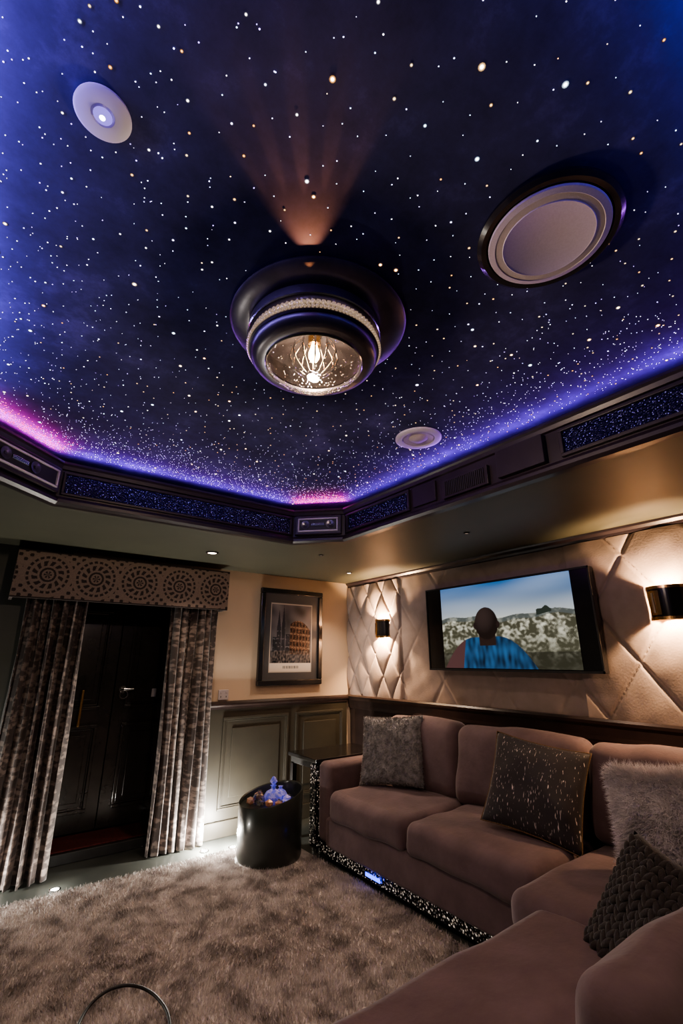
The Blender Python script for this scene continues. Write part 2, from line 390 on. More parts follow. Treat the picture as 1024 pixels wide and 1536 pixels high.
for k in range(3400):
    s=random.choice([2,2,4,4,4,6]); p,q=seg(s); d=(q-p).normalized(); n=Vector((-d.y,d.x)); L=(q-p).length
    w=p+d*random.uniform(-.15,L+.15)+n*(abs(random.gauss(0,.28))-.05)
    addstar_or_glow(w.x,w.y,random.uniform(.0008,.0017),random.choice([(.6,.6,1),(.8,.75,1),(.6,.45,1),(.9,.9,1)]),random.uniform(.8,2.6))
for s in (3,5):
    for k in range(560):
        p,q=seg(s); w=p+(q-p)*random.random()
        d=(q-p).normalized(); n=Vector((-d.y,d.x)); w=w+n*(abs(random.gauss(0,.06))-.05)
        addstar_or_glow(w.x,w.y,random.uniform(.0016,.0034),random.choice([(1,.02,.25),(1,.06,.45),(1,.2,.55)]),1.1)  # pink specks added to paint the corner LED glow on the ceiling
M_star_glow=bpy.data.materials.new('star_and_glow_points'); M_star_glow.use_nodes=True; nt=M_star_glow.node_tree; nt.nodes.clear()
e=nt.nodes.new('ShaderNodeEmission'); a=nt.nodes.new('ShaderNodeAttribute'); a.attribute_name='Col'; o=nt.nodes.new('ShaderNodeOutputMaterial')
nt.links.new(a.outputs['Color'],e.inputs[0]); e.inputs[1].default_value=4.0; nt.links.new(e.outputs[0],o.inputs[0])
tris_mesh('fiber_optic_stars_and_glow',np.array(T),M_star_glow,None,np.array(C))
# ------------------------------------------------------------------ ceiling light
cl_=empty('ceiling_light'); X,Y=LC
lathe('ceiling_plate',[(0,ZC-.002),(.30,ZC-.002),(.305,ZC-.012),(.295,ZC-.022),(.24,ZC-.028),(.0,ZC-.028)],M_gun,cl_,72,(X,Y,0))
X-=.014; Y+=.004
lathe('body_drum',[(.215,ZC-.028),(.225,ZC-.036),(.225,ZC-.072),(.218,ZC-.078),(.208,ZC-.082),(.205,ZC-.10),(.217,ZC-.106),(.222,ZC-.124),(.20,ZC-.128),(.195,ZC-.10),(.19,ZC-.05),(.0,ZC-.045)],M_gun,cl_,72,(X,Y,0))
lathe('upper_rim',[(.226,ZC-.068),(.229,ZC-.071),(.226,ZC-.075),(.222,ZC-.071)],M_chrome,cl_,72,(X,Y,0),closed=True)
lathe('lower_ring',[(.212,ZC-.128),(.217,ZC-.134),(.216,ZC-.142),(.205,ZC-.158),(.185,ZC-.166),(.162,ZC-.167),(.158,ZC-.158),(.165,ZC-.15),(.20,ZC-.128)],M_gun,cl_,72,(X,Y,0),closed=True)
lathe('lower_rim',[(.163,ZC-.166),(.166,ZC-.170),(.163,ZC-.173),(.159,ZC-.169)],M_chrome,cl_,72,(X,Y,0),closed=True)
def beads(name,cx,cy,R,z,r,n,matl,parent):
    return scatter_mesh(name,[Matrix.Translation((cx+R*math.cos(2*math.pi*k/n),cy+R*math.sin(2*math.pi*k/n),z))@Matrix.Scale(r,4) for k in range(n)],ico(1),matl,parent,False)
M_bead=mat('crystal_bead',(.9,.85,.8),.1,metal=.9,emit=(1,.7,.45),es=.3,col2=(.4,.38,.36),nscale=90,nlo=.45,nhi=.55)
beads('crystal_band',X,Y,.212,ZC-.091,.0095,84,M_bead,cl_)
beads('crystal_band_lower',X,Y,.224,ZC-.117,.0065,116,M_bead,cl_)
def glass_mat(name,tint=(1,1,1),gl=.12,bub=True):
    m=bpy.data.materials.new(name); m.use_nodes=True; nt=m.node_tree; nt.nodes.clear()
    t=nt.nodes.new('ShaderNodeBsdfTransparent'); t.inputs[0].default_value=(*tint,1)
    g=nt.nodes.new('ShaderNodeBsdfGlossy'); g.inputs['Roughness'].default_value=.05
    f=nt.nodes.new('ShaderNodeFresnel'); f.inputs[0].default_value=1.35
    mx=nt.nodes.new('ShaderNodeMixShader'); o=nt.nodes.new('ShaderNodeOutputMaterial')
    if bub:
        tc=nt.nodes.new('ShaderNodeTexCoord'); v=nt.nodes.new('ShaderNodeTexVoronoi'); v.inputs['Scale'].default_value=80
        nt.links.new(tc.outputs['Object'],v.inputs['Vector']); bp=nt.nodes.new('ShaderNodeBump'); bp.inputs['Strength'].default_value=.25; bp.inputs['Distance'].default_value=.01
        nt.links.new(v.outputs['Distance'],bp.inputs['Height']); nt.links.new(bp.outputs['Normal'],g.inputs['Normal']); nt.links.new(bp.outputs['Normal'],f.inputs['Normal'])
    ad=nt.nodes.new('ShaderNodeMath'); ad.operation='ADD'; ad.inputs[1].default_value=gl; ad.use_clamp=True
    nt.links.new(f.outputs[0],ad.inputs[0]); nt.links.new(ad.outputs[0],mx.inputs[0]); nt.links.new(t.outputs[0],mx.inputs[1]); nt.links.new(g.outputs[0],mx.inputs[2]); nt.links.new(mx.outputs[0],o.inputs[0])
    return m
M_glass=glass_mat('seeded_glass',gl=.0); M_glassc=glass_mat('clear_crystal',gl=.35,bub=False)
M_inner=mat('lamp_interior',(.012,.010,.010),.3,metal=.2,col2=(.02,.017,.017),nscale=20)
lathe('reflector',[(.188,ZC-.06),(.150,ZC-.052),(0,ZC-.05)],M_inner,cl_,64,(X,Y,0))
lathe('inner_sleeve',[(.187,ZC-.06),(.180,ZC-.10),(.160,ZC-.15)],M_inner,cl_,64,(X,Y,0))
lathe('glass_dome',[(.162*math.cos(t),ZC-.158-.075*math.sin(t)) for t in [i*math.pi/2/10 for i in range(11)]],M_glass,cl_,64,(X,Y,0))
ml=[]
for k in range(260):
    t=random.uniform(.05,1.45); a=random.uniform(0,2*math.pi); R=.1605*math.cos(t); zz=ZC-.158-.0735*math.sin(t)
    ml.append(Matrix.Translation((X+R*math.cos(a),Y+R*math.sin(a),zz))@Matrix.Scale(random.uniform(.0010,.0022),4))
scatter_mesh('glass_seeds',ml,ico(1),M_chrome,cl_)
lathe('bulb_socket',[(0,ZC-.055),(.022,ZC-.055),(.022,ZC-.085),(.014,ZC-.09),(.0,ZC-.09)],M_brass,cl_,24,(X,Y,0))
M_bulb=emat('warm_bulb',(1,.6,.26),80)
lathe('bulb',[(0,ZC-.155),(.010,ZC-.15),(.018,ZC-.135),(.019,ZC-.12),(.013,ZC-.10),(.010,ZC-.09),(0,ZC-.09)],M_bulb,cl_,24,(X,Y,0))
V=[];F=[]
for k in range(12):
    a=2*math.pi*k/12; pr=[(.045,-.06,.002),(.075,-.10,.003),(.082,-.135,.0035),(.070,-.17,.003),(.045,-.195,.0025),(.03,-.205,.001)]
    base=len(V); n=6
    for (R,z,r) in pr:
        for s in range(n):
            b=2*math.pi*s/n
            V.append((X+(R+r*math.cos(b))*math.cos(a)-r*math.sin(b)*math.sin(a),Y+(R+r*math.cos(b))*math.sin(a)+r*math.sin(b)*math.cos(a),ZC+z))
    for i in range(len(pr)-1):
        for s in range(n): F.append((base+i*n+s,base+i*n+(s+1)%n,base+(i+1)*n+(s+1)%n,base+(i+1)*n+s))
mk('crystal_drops',V,F,M_chrome,cl_,True)
def point(name,loc,e,col,r,parent=None):
    l=bpy.data.lights.new(name,'POINT'); l.energy=e; l.color=col; l.shadow_soft_size=r
    o=link(bpy.data.objects.new(name,l)); o.location=loc
    if parent: o.parent=parent
    return o
def spot(name,loc,direction,e,col,ang,blend,r,parent=None):
    l=bpy.data.lights.new(name,'SPOT'); l.energy=e; l.color=col; l.shadow_soft_size=r; l.spot_size=math.radians(ang); l.spot_blend=blend
    o=link(bpy.data.objects.new(name,l)); o.location=loc; o.rotation_euler=Vector(direction).to_track_quat('-Z','Y').to_euler()
    if parent: o.parent=parent
    return o
WARM=(1,.64,.36)
point('bulb_light',(X,Y,ZC-.245),38,(1,.74,.56),.03,cl_)
point('bulb_inner_light',(X,Y,ZC-.165),2.4,(1,.65,.4),.02,cl_)
fdir=Vector((-.5948,-.8039,0))
sp=Vector((X,Y,0))+fdir*.245
for k,(da,ee,an) in enumerate(((0,13,60),(0.0,12,8),(.2,9,7),(-.2,9,7),(.40,7,7),(-.40,7,7))):
    dv=Matrix.Rotation(da,3,'Z')@fdir
    spot('side_gap_light',(sp.x,sp.y,ZC-.046),(dv.x,dv.y,.13),ee,(1,.38,.15),an,.8,.002,cl_)
# ------------------------------------------------------------------ ceiling speakers, downlights & added fill lights
g=empty('ceiling_speaker'); X,Y=SP
lathe('bezel',[(.0,ZC-.002),(.185,ZC-.002),(.187,ZC-.012),(.176,ZC-.02),(.162,ZC-.018),(.158,ZC-.006),(0,ZC-.006)],M_blackg,g,64,(X,Y,0))
lathe('grille',[(.150,ZC-.008),(.157,ZC-.018),(.155,ZC-.024),(.14,ZC-.027),(.138,ZC-.025),(.120,ZC-.026),(.118,ZC-.028),(.115,ZC-.026),(0,ZC-.028)],M_grille,g,64,(X,Y,0))
g=empty('ceiling_speaker'); X,Y=S3
lathe('bezel',[(0,ZC-.002),(.12,ZC-.002),(.121,ZC-.01),(.108,ZC-.016),(.085,ZC-.014),(.08,ZC-.006),(0,ZC-.006)],M_white,g,48,(X,Y,0))
lathe('cone',[(.079,ZC-.012),(.05,ZC-.007),(.03,ZC-.02),(0,ZC-.024)],M_grille,g,48,(X,Y,0))
g=empty('recessed_downlight'); X,Y=D1
lathe('trim_ring',[(0,ZC-.002),(.056,ZC-.002),(.057,ZC-.008),(.05,ZC-.012),(.024,ZC-.011),(.02,ZC-.005),(0,ZC-.005)],M_white,g,48,(X,Y,0))
lathe('lens',[(.019,ZC-.012),(.012,ZC-.016),(0,ZC-.017)],emat('downlight_lens',(.35,.25,1),1.2),g,24,(X,Y,0))
lathe('led',[(.006,ZC-.018),(.003,ZC-.020),(0,ZC-.020)],emat('downlight_led',(.8,.9,1),12),g,16,(X,Y,0))
def soffit_light(x,y,e,ang=75,r=.042,lens=9):
    g=empty('recessed_downlight')
    lathe('trim_ring',[(0,ZS-.002),(r,ZS-.002),(r,ZS-.007),(r*.75,ZS-.009),(r*.7,ZS-.004),(0,ZS-.004)],M_gun,g,32,(x,y,0))
    lathe('lens',[(r*.66,ZS-.005),(0,ZS-.0065)],emat('spot_lens',(1,.75,.6),lens),g,24,(x,y,0))
    if e: spot('beam',(x,y,ZS-.02),(0,0,-1),e,(1,.76,.58),ang,.7,.03,g)
soffit_light(1.305,3.49,24,110,.05,14)
soffit_light(2.72,3.55,50,120,.03,14)
soffit_light(2.45,1.9,9,130,.02,.5)
soffit_light(2.05,3.05,13,130,.02,.5)
soffit_light(-.85,2.7,24,130); soffit_light(-.85,.8,22,130); soffit_light(.9,-.7,17,140); soffit_light(2.5,-.5,13,140)  # out-of-view downlights added as fill light for the room
# ------------------------------------------------------------------ quilted wall panel
ny,nz=760,150; ya,yb,za,zb=YF+.02,YB-.004,1.03,ZS-.05
ys=np.linspace(ya,yb,ny); zs=np.linspace(za,zb,nz); YY,ZZ=np.meshgrid(ys,zs,indexing='ij')
def quilt(w,h,amp,p,oy,oz):
    u=(YY-oy)/w+(ZZ-oz)/h; v=(YY-oy)/w-(ZZ-oz)/h
    a=np.abs(np.sin(np.pi*u)); b=np.abs(np.sin(np.pi*v))
    return amp*(.55*(a*b)**p+.45*np.minimum(1,np.minimum(a,b)/.16)**.6)
A=quilt(.225,.40,.040,.6,4.126,1.03); B=quilt(.56,.80,.012,.5,2.25,1.2); Cc=quilt(.46,.66,.032,.6,1.03,1.69)
H=np.where(YY>3.30,A,np.where(YY>1.62,B,Cc))
H-=.012*np.exp(-((YY-3.30)/.01)**2)
H=np.maximum(H,0)
H+=.0015*np.sin(YY*31+ZZ*13)*np.sin(ZZ*23-YY*9)
V=np.stack([XQ-.004-H,YY,ZZ],-1).reshape(-1,3).tolist()
F=[(i*nz+j,(i+1)*nz+j,(i+1)*nz+j+1,i*nz+j+1) for i in range(ny-1) for j in range(nz-1)]
n0=len(V); V+=[(XR-.002,ya,za),(XR-.002,yb,za),(XR-.002,yb,zb),(XR-.002,ya,zb)]
F+=[(n0,n0+1,n0+2,n0+3)]
mk('upholstered_wall_panel',V,F,M_quilt,None,True)
dd=empty('trim_dado_panelling')
box('dado_board',XQ,XR-.002,YF+.01,YB-.004,.0,1.03,M_wood,dd)
sweep('chair_rail',[(XQ,YF+.01),(XQ,YB-.004)],False,[(0,.90),(.02,.905),(.025,.93),(.03,.98),(.05,1.0),(.055,1.018),(.045,1.032),(0,1.034)],M_wood,dd)
ws=empty('trim_wainscot')
wx0,wx1=1.64,XQ-.06
box('board',wx0,wx1,YB-.02,YB-.001,.0,.99,M_wains,ws)
sweep('chair_rail',[(XQ-.06,YB-.001),(wx0-.02,YB-.001)],False,[(0,.965),(.03,.968),(.035,.985),(.05,1.0),(.05,1.015),(.035,1.03),(0,1.032)],M_wood,ws)
box('skirting',wx0,wx1,YB-.04,YB-.02,0,.12,M_wains,ws,.006)
fr=[]
for (a,b) in ((1.76,2.41),(2.49,3.05)):
    for (w,o,dp) in ((.022,0,.036),(.012,.022,.030)):
        A0,A1,Z0,Z1=a+o,b-o,.19+o,.90-o
        fr+=[(A0,A1,YB-dp,YB-.0201,Z1-w,Z1),(A0,A1,YB-dp,YB-.0201,Z0,Z0+w),(A0,A0+w,YB-dp,YB-.0201,Z0+w,Z1-w),(A1-w,A1,YB-dp,YB-.0201,Z0+w,Z1-w)]
    fr.append((a+.09,b-.09,YB-.030,YB-.0201,.28,.81))
boxes('panel_moulding',fr,M_wains,ws,.004)
# ------------------------------------------------------------------ doors in alcove
box('door_threshold',OX0+.002,OX1-.002,YB+.13,4.72,.0,.07,M_blackm,None,.006)
box('red_carpet_runner',OX0+.01,OX1-.01,YB+.16,4.60,.071,.082,M_red,None,.003)
mid=.96
def door(xa,xb,nm):
    g=empty(nm); yf=4.62; z0,z1=.085,1.97
    box('leaf',xa,xb,yf,yf+.045,z0,z1,M_door,g,.003)
    L=[]
    for (za_,zb_) in ((.22,.86),(.98,1.80)):
        a,b=xa+.09,xb-.09
        for (w,o,dp) in ((.025,0,.02),(.015,.025,.012)):
            A0,A1,Z0,Z1=a+o,b-o,za_+o,zb_-o
            L+=[(A0,A1,yf-dp,yf-.0005,Z1-w,Z1),(A0,A1,yf-dp,yf-.0005,Z0,Z0+w),(A0,A0+w,yf-dp,yf-.0005,Z0+w,Z1-w),(A1-w,A1,yf-dp,yf-.0005,Z0+w,Z1-w)]
        L.append((a+.075,b-.075,yf-.014,yf-.0005,za_+.075,zb_-.075))
    boxes('mouldings',L,M_door,g,.005); return g
d1=door(OX0+.01,mid-.003,'door_1'); d2=door(mid+.003,OX1-.01,'door_2')
boxes('pull_handle',[(.695,.717,4.52,4.54,.86,1.14),(.695,.717,4.54,4.602,.88,.9),(.695,.717,4.54,4.602,1.1,1.12)],M_brass,d1,.006)
def lever(x,z,g):
    lathe('rosette',[(0,0),(.030,0),(.030,-.008),(.01,-.012),(.01,-.04),(0,-.04)],M_chrome,g,24,matrix=Matrix.Translation((x,4.615,z))@Matrix.Rotation(math.radians(-90),4,'X')@Matrix.Scale(-1,4,(0,0,1)))
    box('lever',x-.01,x+.085,4.56,4.575,z-.010,z+.010,M_chrome,g,.006)
    lathe('ring',[(.028,-.004),(.036,-.004),(.036,.004),(.028,.004)],M_chrome,g,24,matrix=Matrix.Translation((x,4.57,z-.04))@Matrix.Rotation(math.radians(90),4,'X'),closed=True)
lever(1.03,1.13,d2)
box('key_plate',1.27,1.31,4.594,4.601,1.06,1.13,M_white,d2,.003)
# ------------------------------------------------------------------ curtains + pelmet
def curtain_mat():
    m=mat('damask_fabric',(.05,.04,.038),.75,sheen=.3); nt=m.node_tree; b=nt.nodes['Principled BSDF']
    a=nt.nodes.new('ShaderNodeTexCoord')
    v=nt.nodes.new('ShaderNodeTexVoronoi'); v.inputs['Scale'].default_value=34; v.feature='SMOOTH_F1'
    n=nt.nodes.new('ShaderNodeTexNoise'); n.inputs['Scale'].default_value=55; n.inputs['Detail'].default_value=6
    md=nt.nodes.new('ShaderNodeMath'); md.operation='ADD'
    nt.links.new(a.outputs['UV'],v.inputs['Vector']); nt.links.new(a.outputs['UV'],n.inputs['Vector'])
    nt.links.new(v.outputs['Distance'],md.inputs[0]); nt.links.new(n.outputs['Fac'],md.inputs[1])
    r=nt.nodes.new('ShaderNodeValToRGB'); e=r.color_ramp.elements
    e[0].position=.76; e[0].color=(.22,.175,.155,1); e[1].position=.96; e[1].color=(.06,.046,.043,1)
    nt.links.new(md.outputs[0],r.inputs['Fac']); nt.links.new(r.outputs['Color'],b.inputs['Base Color'])
    return m
M_curt=curtain_mat()
def curtain(name,xa,xb,z0,z1,yc,folds,seed):
    nx,nz=160,50; V=[];F=[];UV=[]
    for i in range(nx+1):
        t=i/nx
        for j in range(nz+1):
            s=j/nz; z=z0+(z1-z0)*s
            ph=2*math.pi*folds*(t+.02*math.sin(seed+3*s+t*7))
            amp=.042*(1-.25*s)*(1+.35*math.sin(seed*2+t*9))
            w=(xb-xa)*(1+.06*(1-s)**2)
            xc=(xa+xb)/2
            x=xc+(t-.5)*w+.012*math.sin(ph*2+seed)
            y=yc+amp*math.sin(ph)+.010*math.sin(2.3*ph+4*s+seed)
            V.append((x,y,z)); UV.append((t*(xb-xa)*1.8,z))
    for i in range(nx):
        for j in range(nz):
            a=i*(nz+1)+j; F.append((a,a+nz+1,a+nz+2,a+1))
    o=mk(name,V,F,M_curt,None,True)
    uv=o.data.uv_layers.new(name='UVMap')
    for l in o.data.loops: uv.data[l.index].uv=UV[l.vertex_index]
    m=o.modifiers.new('t','SOLIDIFY'); m.thickness=.004
    return o
curtain('curtain',.17,.57,.012,1.88,4.03,6,1.0)
curtain('curtain',1.215,1.60,.012,1.88,4.03,6,4.0)
pel=empty('curtain_pelmet'); px0,px1,pz0,pz1=.06,1.64,1.79,2.13
boxes('board',[(px0,px1,3.905,3.925,pz0,pz1),(px0,px0+.02,3.925,4.12,pz0,pz1),(px1-.02,px1,3.925,4.12,pz0,pz1),(px0+.02,px1-.02,3.925,4.12,pz1-.02,pz1)],M_curt,pel)
def pelf(u,v):
    W=1.58;Hh=.34; x=u*W; z=v*Hh-.17; cc=.315; k=np.round((x-.20)/cc); dx=x-.20-k*cc; r=np.hypot(dx,z); th=np.arctan2(z,dx)
    base=np.array([.27,.215,.185]); dark=np.array([.035,.028,.029])
    pat=((r<.135)&(r>.118)&(np.cos(th*22)>-.45))|((r<.100)&(r>.066)&(np.sin(th*12+r*50)>-.1))|((r<.052)&(r>.038))|((r<.026)&(np.cos(th*6)>-.2))
    pat|=(r>.162)&(np.sin(x*95)*np.sin(z*100+1)>.35)
    pat|=(np.abs(z+.166)<.007)|(np.abs(z-.166)<.007)
    m=pat.astype(float)[:,None]
    ns=.8+.4*rng.random(len(u))[:,None]
    return (base*(1-m)+dark*m)*ns
color_grid('embroidered_front',(px0,3.903,pz0),(px1-px0,0,0),(0,0,pz1-pz0),560,120,pelf,attr_mat('pelmet_fabric',rough=.7),pel)
# ------------------------------------------------------------------ artwork
art=empty('framed_picture'); ax0,ax1,az0,az1=2.06,2.775,1.145,2.055
boxes('frame',[(ax0,ax1,YB-.045,YB-.002,az1-.05,az1),(ax0,ax1,YB-.045,YB-.002,az0,az0+.05),(ax0,ax0+.05,YB-.045,YB-.002,az0+.05,az1-.05),(ax1-.05,ax1,YB-.045,YB-.002,az0+.05,az1-.05)],M_blackg,art,.008)
def artf(u,v):
    n=len(u); c=np.zeros((n,3)); c[:]=(.075,.075,.08)
    inn=(u>.13)&(u<.87)&(v>.10)&(v<.87); bord=(u>.115)&(u<.885)&(v>.085)&(v<.885)
    c[bord]=(.45,.42,.38)
    a=(u-.13)/.74; b=(v-.10)/.77
    sky=np.stack([.06+.08*b,.065+.07*b,.08+.07*b],1); nz_=np.array([mnoise.noise(Vector((x*4,y*5,0))) for x,y in zip(a,b)]); nf=np.array([mnoise.noise(Vector((x*26,y*26,4))) for x,y in zip(a,b)]); sky*= (1+.9*nz_)[:,None].clip(.3,2)
    c[inn]=sky[inn]
    def bl(x0,x1,z1,col,win=True):
        m=inn&(a>x0)&(a<x1)&(b>.12)&(b<z1); c[m]=np.array(col)*(.6+.8*np.abs(nz_[m]))[:,None]
        if win:
            w=m&(nf>.18)&(np.sin(b*110)>.2); c[w]=np.array(col)*2.2+.03
    bl(.05,.2,.5,(.03,.035,.045)); bl(.14,.24,.66,(.04,.04,.05)); bl(.26,.34,.72,(.04,.04,.05)); bl(.36,.46,.55,(.04,.04,.05))
    col_=inn&(a>.46)&(a<.97)&(b>.25)&(b<.76-.5*(a-.66)**2*3); c[col_]=np.array((.12,.065,.045))*(.5+1.6*np.abs(nf[col_]))[:,None]
    ar=col_&(np.sin(a*80)>.0)&(np.sin(b*62+a*3)>-.2); c[ar]*=.3
    lit=col_&(np.sin(b*62+a*3)<-.85)&(nf>-.1); c[lit]=(.22,.145,.10)
    sp=inn&(b>.62)&(np.abs(a-.19)<(.92-b)*.16); c[sp]=(.03,.03,.04)
    sp=inn&(b>.68)&(np.abs(a-.30)<(1.0-b)*.12); c[sp]=(.03,.03,.04)
    wat=inn&(b<.3)&(b>.12); c[wat]=c[wat]*.4+np.array((.10,.085,.08))*(.5+1.2*nf[wat])[:,None].clip(0,2)
    st=inn&(b<.12); c[st]=(.62,.56,.5)
    tx=st&(b>.04)&(b<.08)&(a>.3)&(a<.7)&(np.sin(a*160)>0); c[tx]=(.1,.1,.1)
    return c
color_grid('print',(ax0+.045,YB-.022,az0+.045),(ax1-ax0-.09,0,0),(0,0,az1-az0-.09),220,260,artf,attr_mat('art_print',rough=.25),art)
g=empty('wall_socket'); box('plate',1.705,1.80,YB-.012,YB-.001,1.04,1.125,M_white,g,.004)
boxes('switches',[(1.72,1.735,YB-.016,YB-.012,1.095,1.112),(1.77,1.785,YB-.016,YB-.012,1.095,1.112)],M_white,g,.002)
boxes('pin_holes',[(1.725,1.731,YB-.0128,YB-.0119,1.06,1.075),(1.775,1.781,YB-.0128,YB-.0119,1.06,1.075)],M_blackm,g)
# ------------------------------------------------------------------ TV
tv=empty('television'); ty0,ty1,tz0,tz1=1.43,2.87,1.295,1.965; tx=3.06
box('casing',tx,tx+.055,ty0,ty1,tz0,tz1,M_blackg,tv,.004)
box('wall_mount',tx+.055,XQ-.035,1.9,2.4,1.5,1.8,M_blackm,tv)
boxes('bezel',[(tx-.006,tx-.0005,ty0,ty1,tz1-.012,tz1),(tx-.006,tx-.0005,ty0,ty1,tz0,tz0+.014),(tx-.006,tx-.0005,ty0,ty0+.01,tz0,tz1),(tx-.006,tx-.0005,ty1-.01,ty1,tz0,tz1)],M_blackm,tv)
def vn(u,v,f,s=0):
    return np.array([mnoise.noise(Vector((a*f+s,b*f*.7,s))) for a,b in zip(u,v)])
def tvf(u,v):
    n=len(u); c=np.zeros((n,3)); t=np.clip((v-.58)/.42,0,1)[:,None]
    sky=np.array((.62,.63,.58))*(1-t**.6)+np.array((.06,.17,.40))*t**.6
    cl=vn(u*.5,v*2,4,3)*.3; sky=np.clip(sky+cl[:,None]*(.2+.6*t),0,1); c[:]=sky
    hz=.60+.02*np.sin(u*9)+.012*np.sin(u*23)
    gnd=v<hz; nz_=rng.random(n); g1=np.array((.075,.072,.045)); g2=np.array((.80,.77,.62))
    blot=vn(u,v,16,5)+.8*vn(u,v,44,9)
    k=np.clip((nz_*.5+blot*1.1-.05),0,1)[:,None]*np.clip((v-.05)/hz*1.4,0.1,1)[:,None]
    c[gnd]=(g1*(1-k)+g2*k)[gnd]
    hill=(v<hz)&(v>hz-.05); c[hill]=c[hill]*.3+np.array((.11,.13,.13))*.7
    low=gnd&(v<.18); c[low]=c[low]*.5
    tr=(u>.76)&(u<.86)&(v>hz-.03)&(v<hz+.03+.06*vn(u,u*0,25,7)); c[tr]=(.03,.04,.03)
    rob=((np.abs(u-.37)<.10+.26*np.sqrt(np.clip((.36-v)/.36,0,1)))&(v<.36))
    f=.55+.7*vn(u*4,v*1.2,9,2)
    c[rob]=(np.array((.03,.12,.28))*np.clip(f,.1,2)[:,None])[rob]
    rr=rob&(u<.17+.1*v); c[rr]=(.10,.045,.045)
    nk=(np.abs(u-.385)<.065)&(v>.26)&(v<.45); c[nk]=(.030,.016,.013)
    hd=((u-.385)/.092)**2+((v-.52)/.19)**2<1; sh=np.clip(1-((u-.36)/.1)**2-((v-.6)/.2)**2,0,1)[:,None]
    c[hd]=(np.array((.014,.008,.007))+sh*np.array((.03,.02,.018)))[hd]
    ear=(((u-.477)/.014)**2+((v-.50)/.04)**2<1)|(((u-.293)/.014)**2+((v-.50)/.04)**2<1); c[ear]=(.025,.014,.012)
    return c
color_grid('screen_picture',(tx-.003,2.70,tz0+.02),(0,-(2.70-1.56),0),(0,0,tz1-tz0-.035),340,210,tvf,attr_mat('tv_screen',emis=.95,rough=.3,base=False),tv)
# ------------------------------------------------------------------ sconces
def sconce(y,z,r,h,e):
    g=empty('wall_sconce'); xw=XQ-.04
    def shell(name,R,t,z0,z1,matl,a0=-90,a1=90):
        V=[];F=[];n=28
        for i in range(n+1):
            a=math.radians(a0+(a1-a0)*i/n)
            for (rr,zz) in ((R,z0),(R,z1),(R-t,z1),(R-t,z0)):
                V.append((xw-rr*math.cos(a),y+rr*1.15*math.sin(a),zz))
        for i in range(n):
            for k in range(4):
                F.append((i*4+k,(i+1)*4+k,(i+1)*4+(k+1)%4,i*4+(k+1)%4))
        F+= [(0,1,2,3),(n*4+3,n*4+2,n*4+1,n*4)]
        mk(name,V,F,matl,g,False)
    shell('shade',r,.004,z-h/2,z+h/2,M_blackg)
    shell('band_top',r+.004,.010,z+h/2-.016,z+h/2+.002,M_brass)
    shell('band_bottom',r+.004,.010,z-h/2-.002,z-h/2+.016,M_brass)
    shell('centre_plate',r+.006,.008,z-h*.36,z+h*.36,M_brass,8,52)
    shell('trim_bead',r+.010,.008,z-h*.30,z+h*.30,M_chrome,24,32)
    box('back_plate',xw,XQ-.004,y-r*1.1,y+r*1.1,z-h*.46,z+h*.46,M_brass,g,.004)
    lathe('bulb',[(0,-.022),(.010,-.016),(.014,0),(.010,.016),(0,.022)],emat('sconce_bulb',(1,.7,.4),25),g,16,(xw-.045,y,z))
    point('sconce_light',(xw-.045,y,z+.045),e*.5,WARM,.012,g); point('sconce_light',(xw-.045,y,z-.045),e*.5,WARM,.012,g)
sconce(3.52,1.67,.075,.17,150)
sconce(1.04,1.69,.085,.19,105)
# ------------------------------------------------------------------ sofa
sf=empty('sectional_sofa')
SX0,SX1=2.22,3.10; LY0,LY1=.50,1.31; LX0=.78
boxes('plinth',[(SX0+.03,SX1-.02,LY1-.1,3.30,.02,.10),(LX0+.04,SX1-.02,LY0+.03,LY1-.03,.02,.10)],M_blackm,sf)
box('crystal_plinth_strip',SX0+.018,SX0+.03,LY1,3.30,.035,.095,M_cry,sf)
box('blue_led',SX0+.014,SX0+.018,2.62,2.76,.05,.07,emat('sofa_led',(.03,.06,1),6),sf)
boxes('feet',[(SX0+.06,SX0+.10,3.2,3.24,0,.02),(2.9,2.94,3.2,3.24,0,.02),(LX0+.08,LX0+.12,LY0+.1,LY0+.14,0,.02),(LX0+.08,LX0+.12,LY1-.14,LY1-.1,0,.02),(2.9,2.94,LY0+.1,LY0+.14,0,.02)],M_chrome,sf)
rbox('base_main',((SX0+SX1)/2,(LY1+3.16)/2,.19),(SX1-SX0,3.16-LY1+.1,.20),.03,M_velvet,sf,n=14)
rbox('base_chaise',((LX0+SX1)/2,(LY0+LY1)/2,.19),(SX1-LX0,LY1-LY0,.20),.03,M_velvet,sf,n=14)
for k,(a,b) in enumerate(((2.36,3.15),(1.49,2.36))):
    rbox('seat_cushion_%d'%k,((SX0+2.86)/2-.01,(a+b)/2,.365),(2.86-SX0+.03,b-a-.006,.19),.06,M_velvet,sf,(.012,.0,.022,0),wr=.012,n=26)
rbox('corner_cushion',((1.97+2.88)/2,(.62+1.50)/2,.365),(2.88-1.95,.87,.185),.07,M_velvet,sf,(.0,.0,.018,0),wr=.008,n=26)
rbox('chaise_cushion',((LX0+1.95)/2,(.62+LY1+.01)/2,.365),(1.95-LX0-.006,LY1+.01-.62,.19),.06,M_velvet,sf,(.0,.008,.022,0),wr=.012,n=26)
rbox('back_frame',((2.92+SX1)/2,(LY0+3.3)/2,.48),(SX1-2.92,3.3-LY0,.78),.05,M_velvet,sf,n=14)
for k,(a,b) in enumerate(((2.42,3.16),(1.50,2.42),(.78,1.50))):
    rbox('back_cushion_%d'%k,(0,0,0),(.22,b-a-.008,.50),.075,M_velvet,sf,(.02,.0,.02,0),wr=.02,n=26,matrix=Matrix.Translation((2.87,(a+b)/2,.685))@Matrix.Rotation(math.radians(7),4,'Y'))
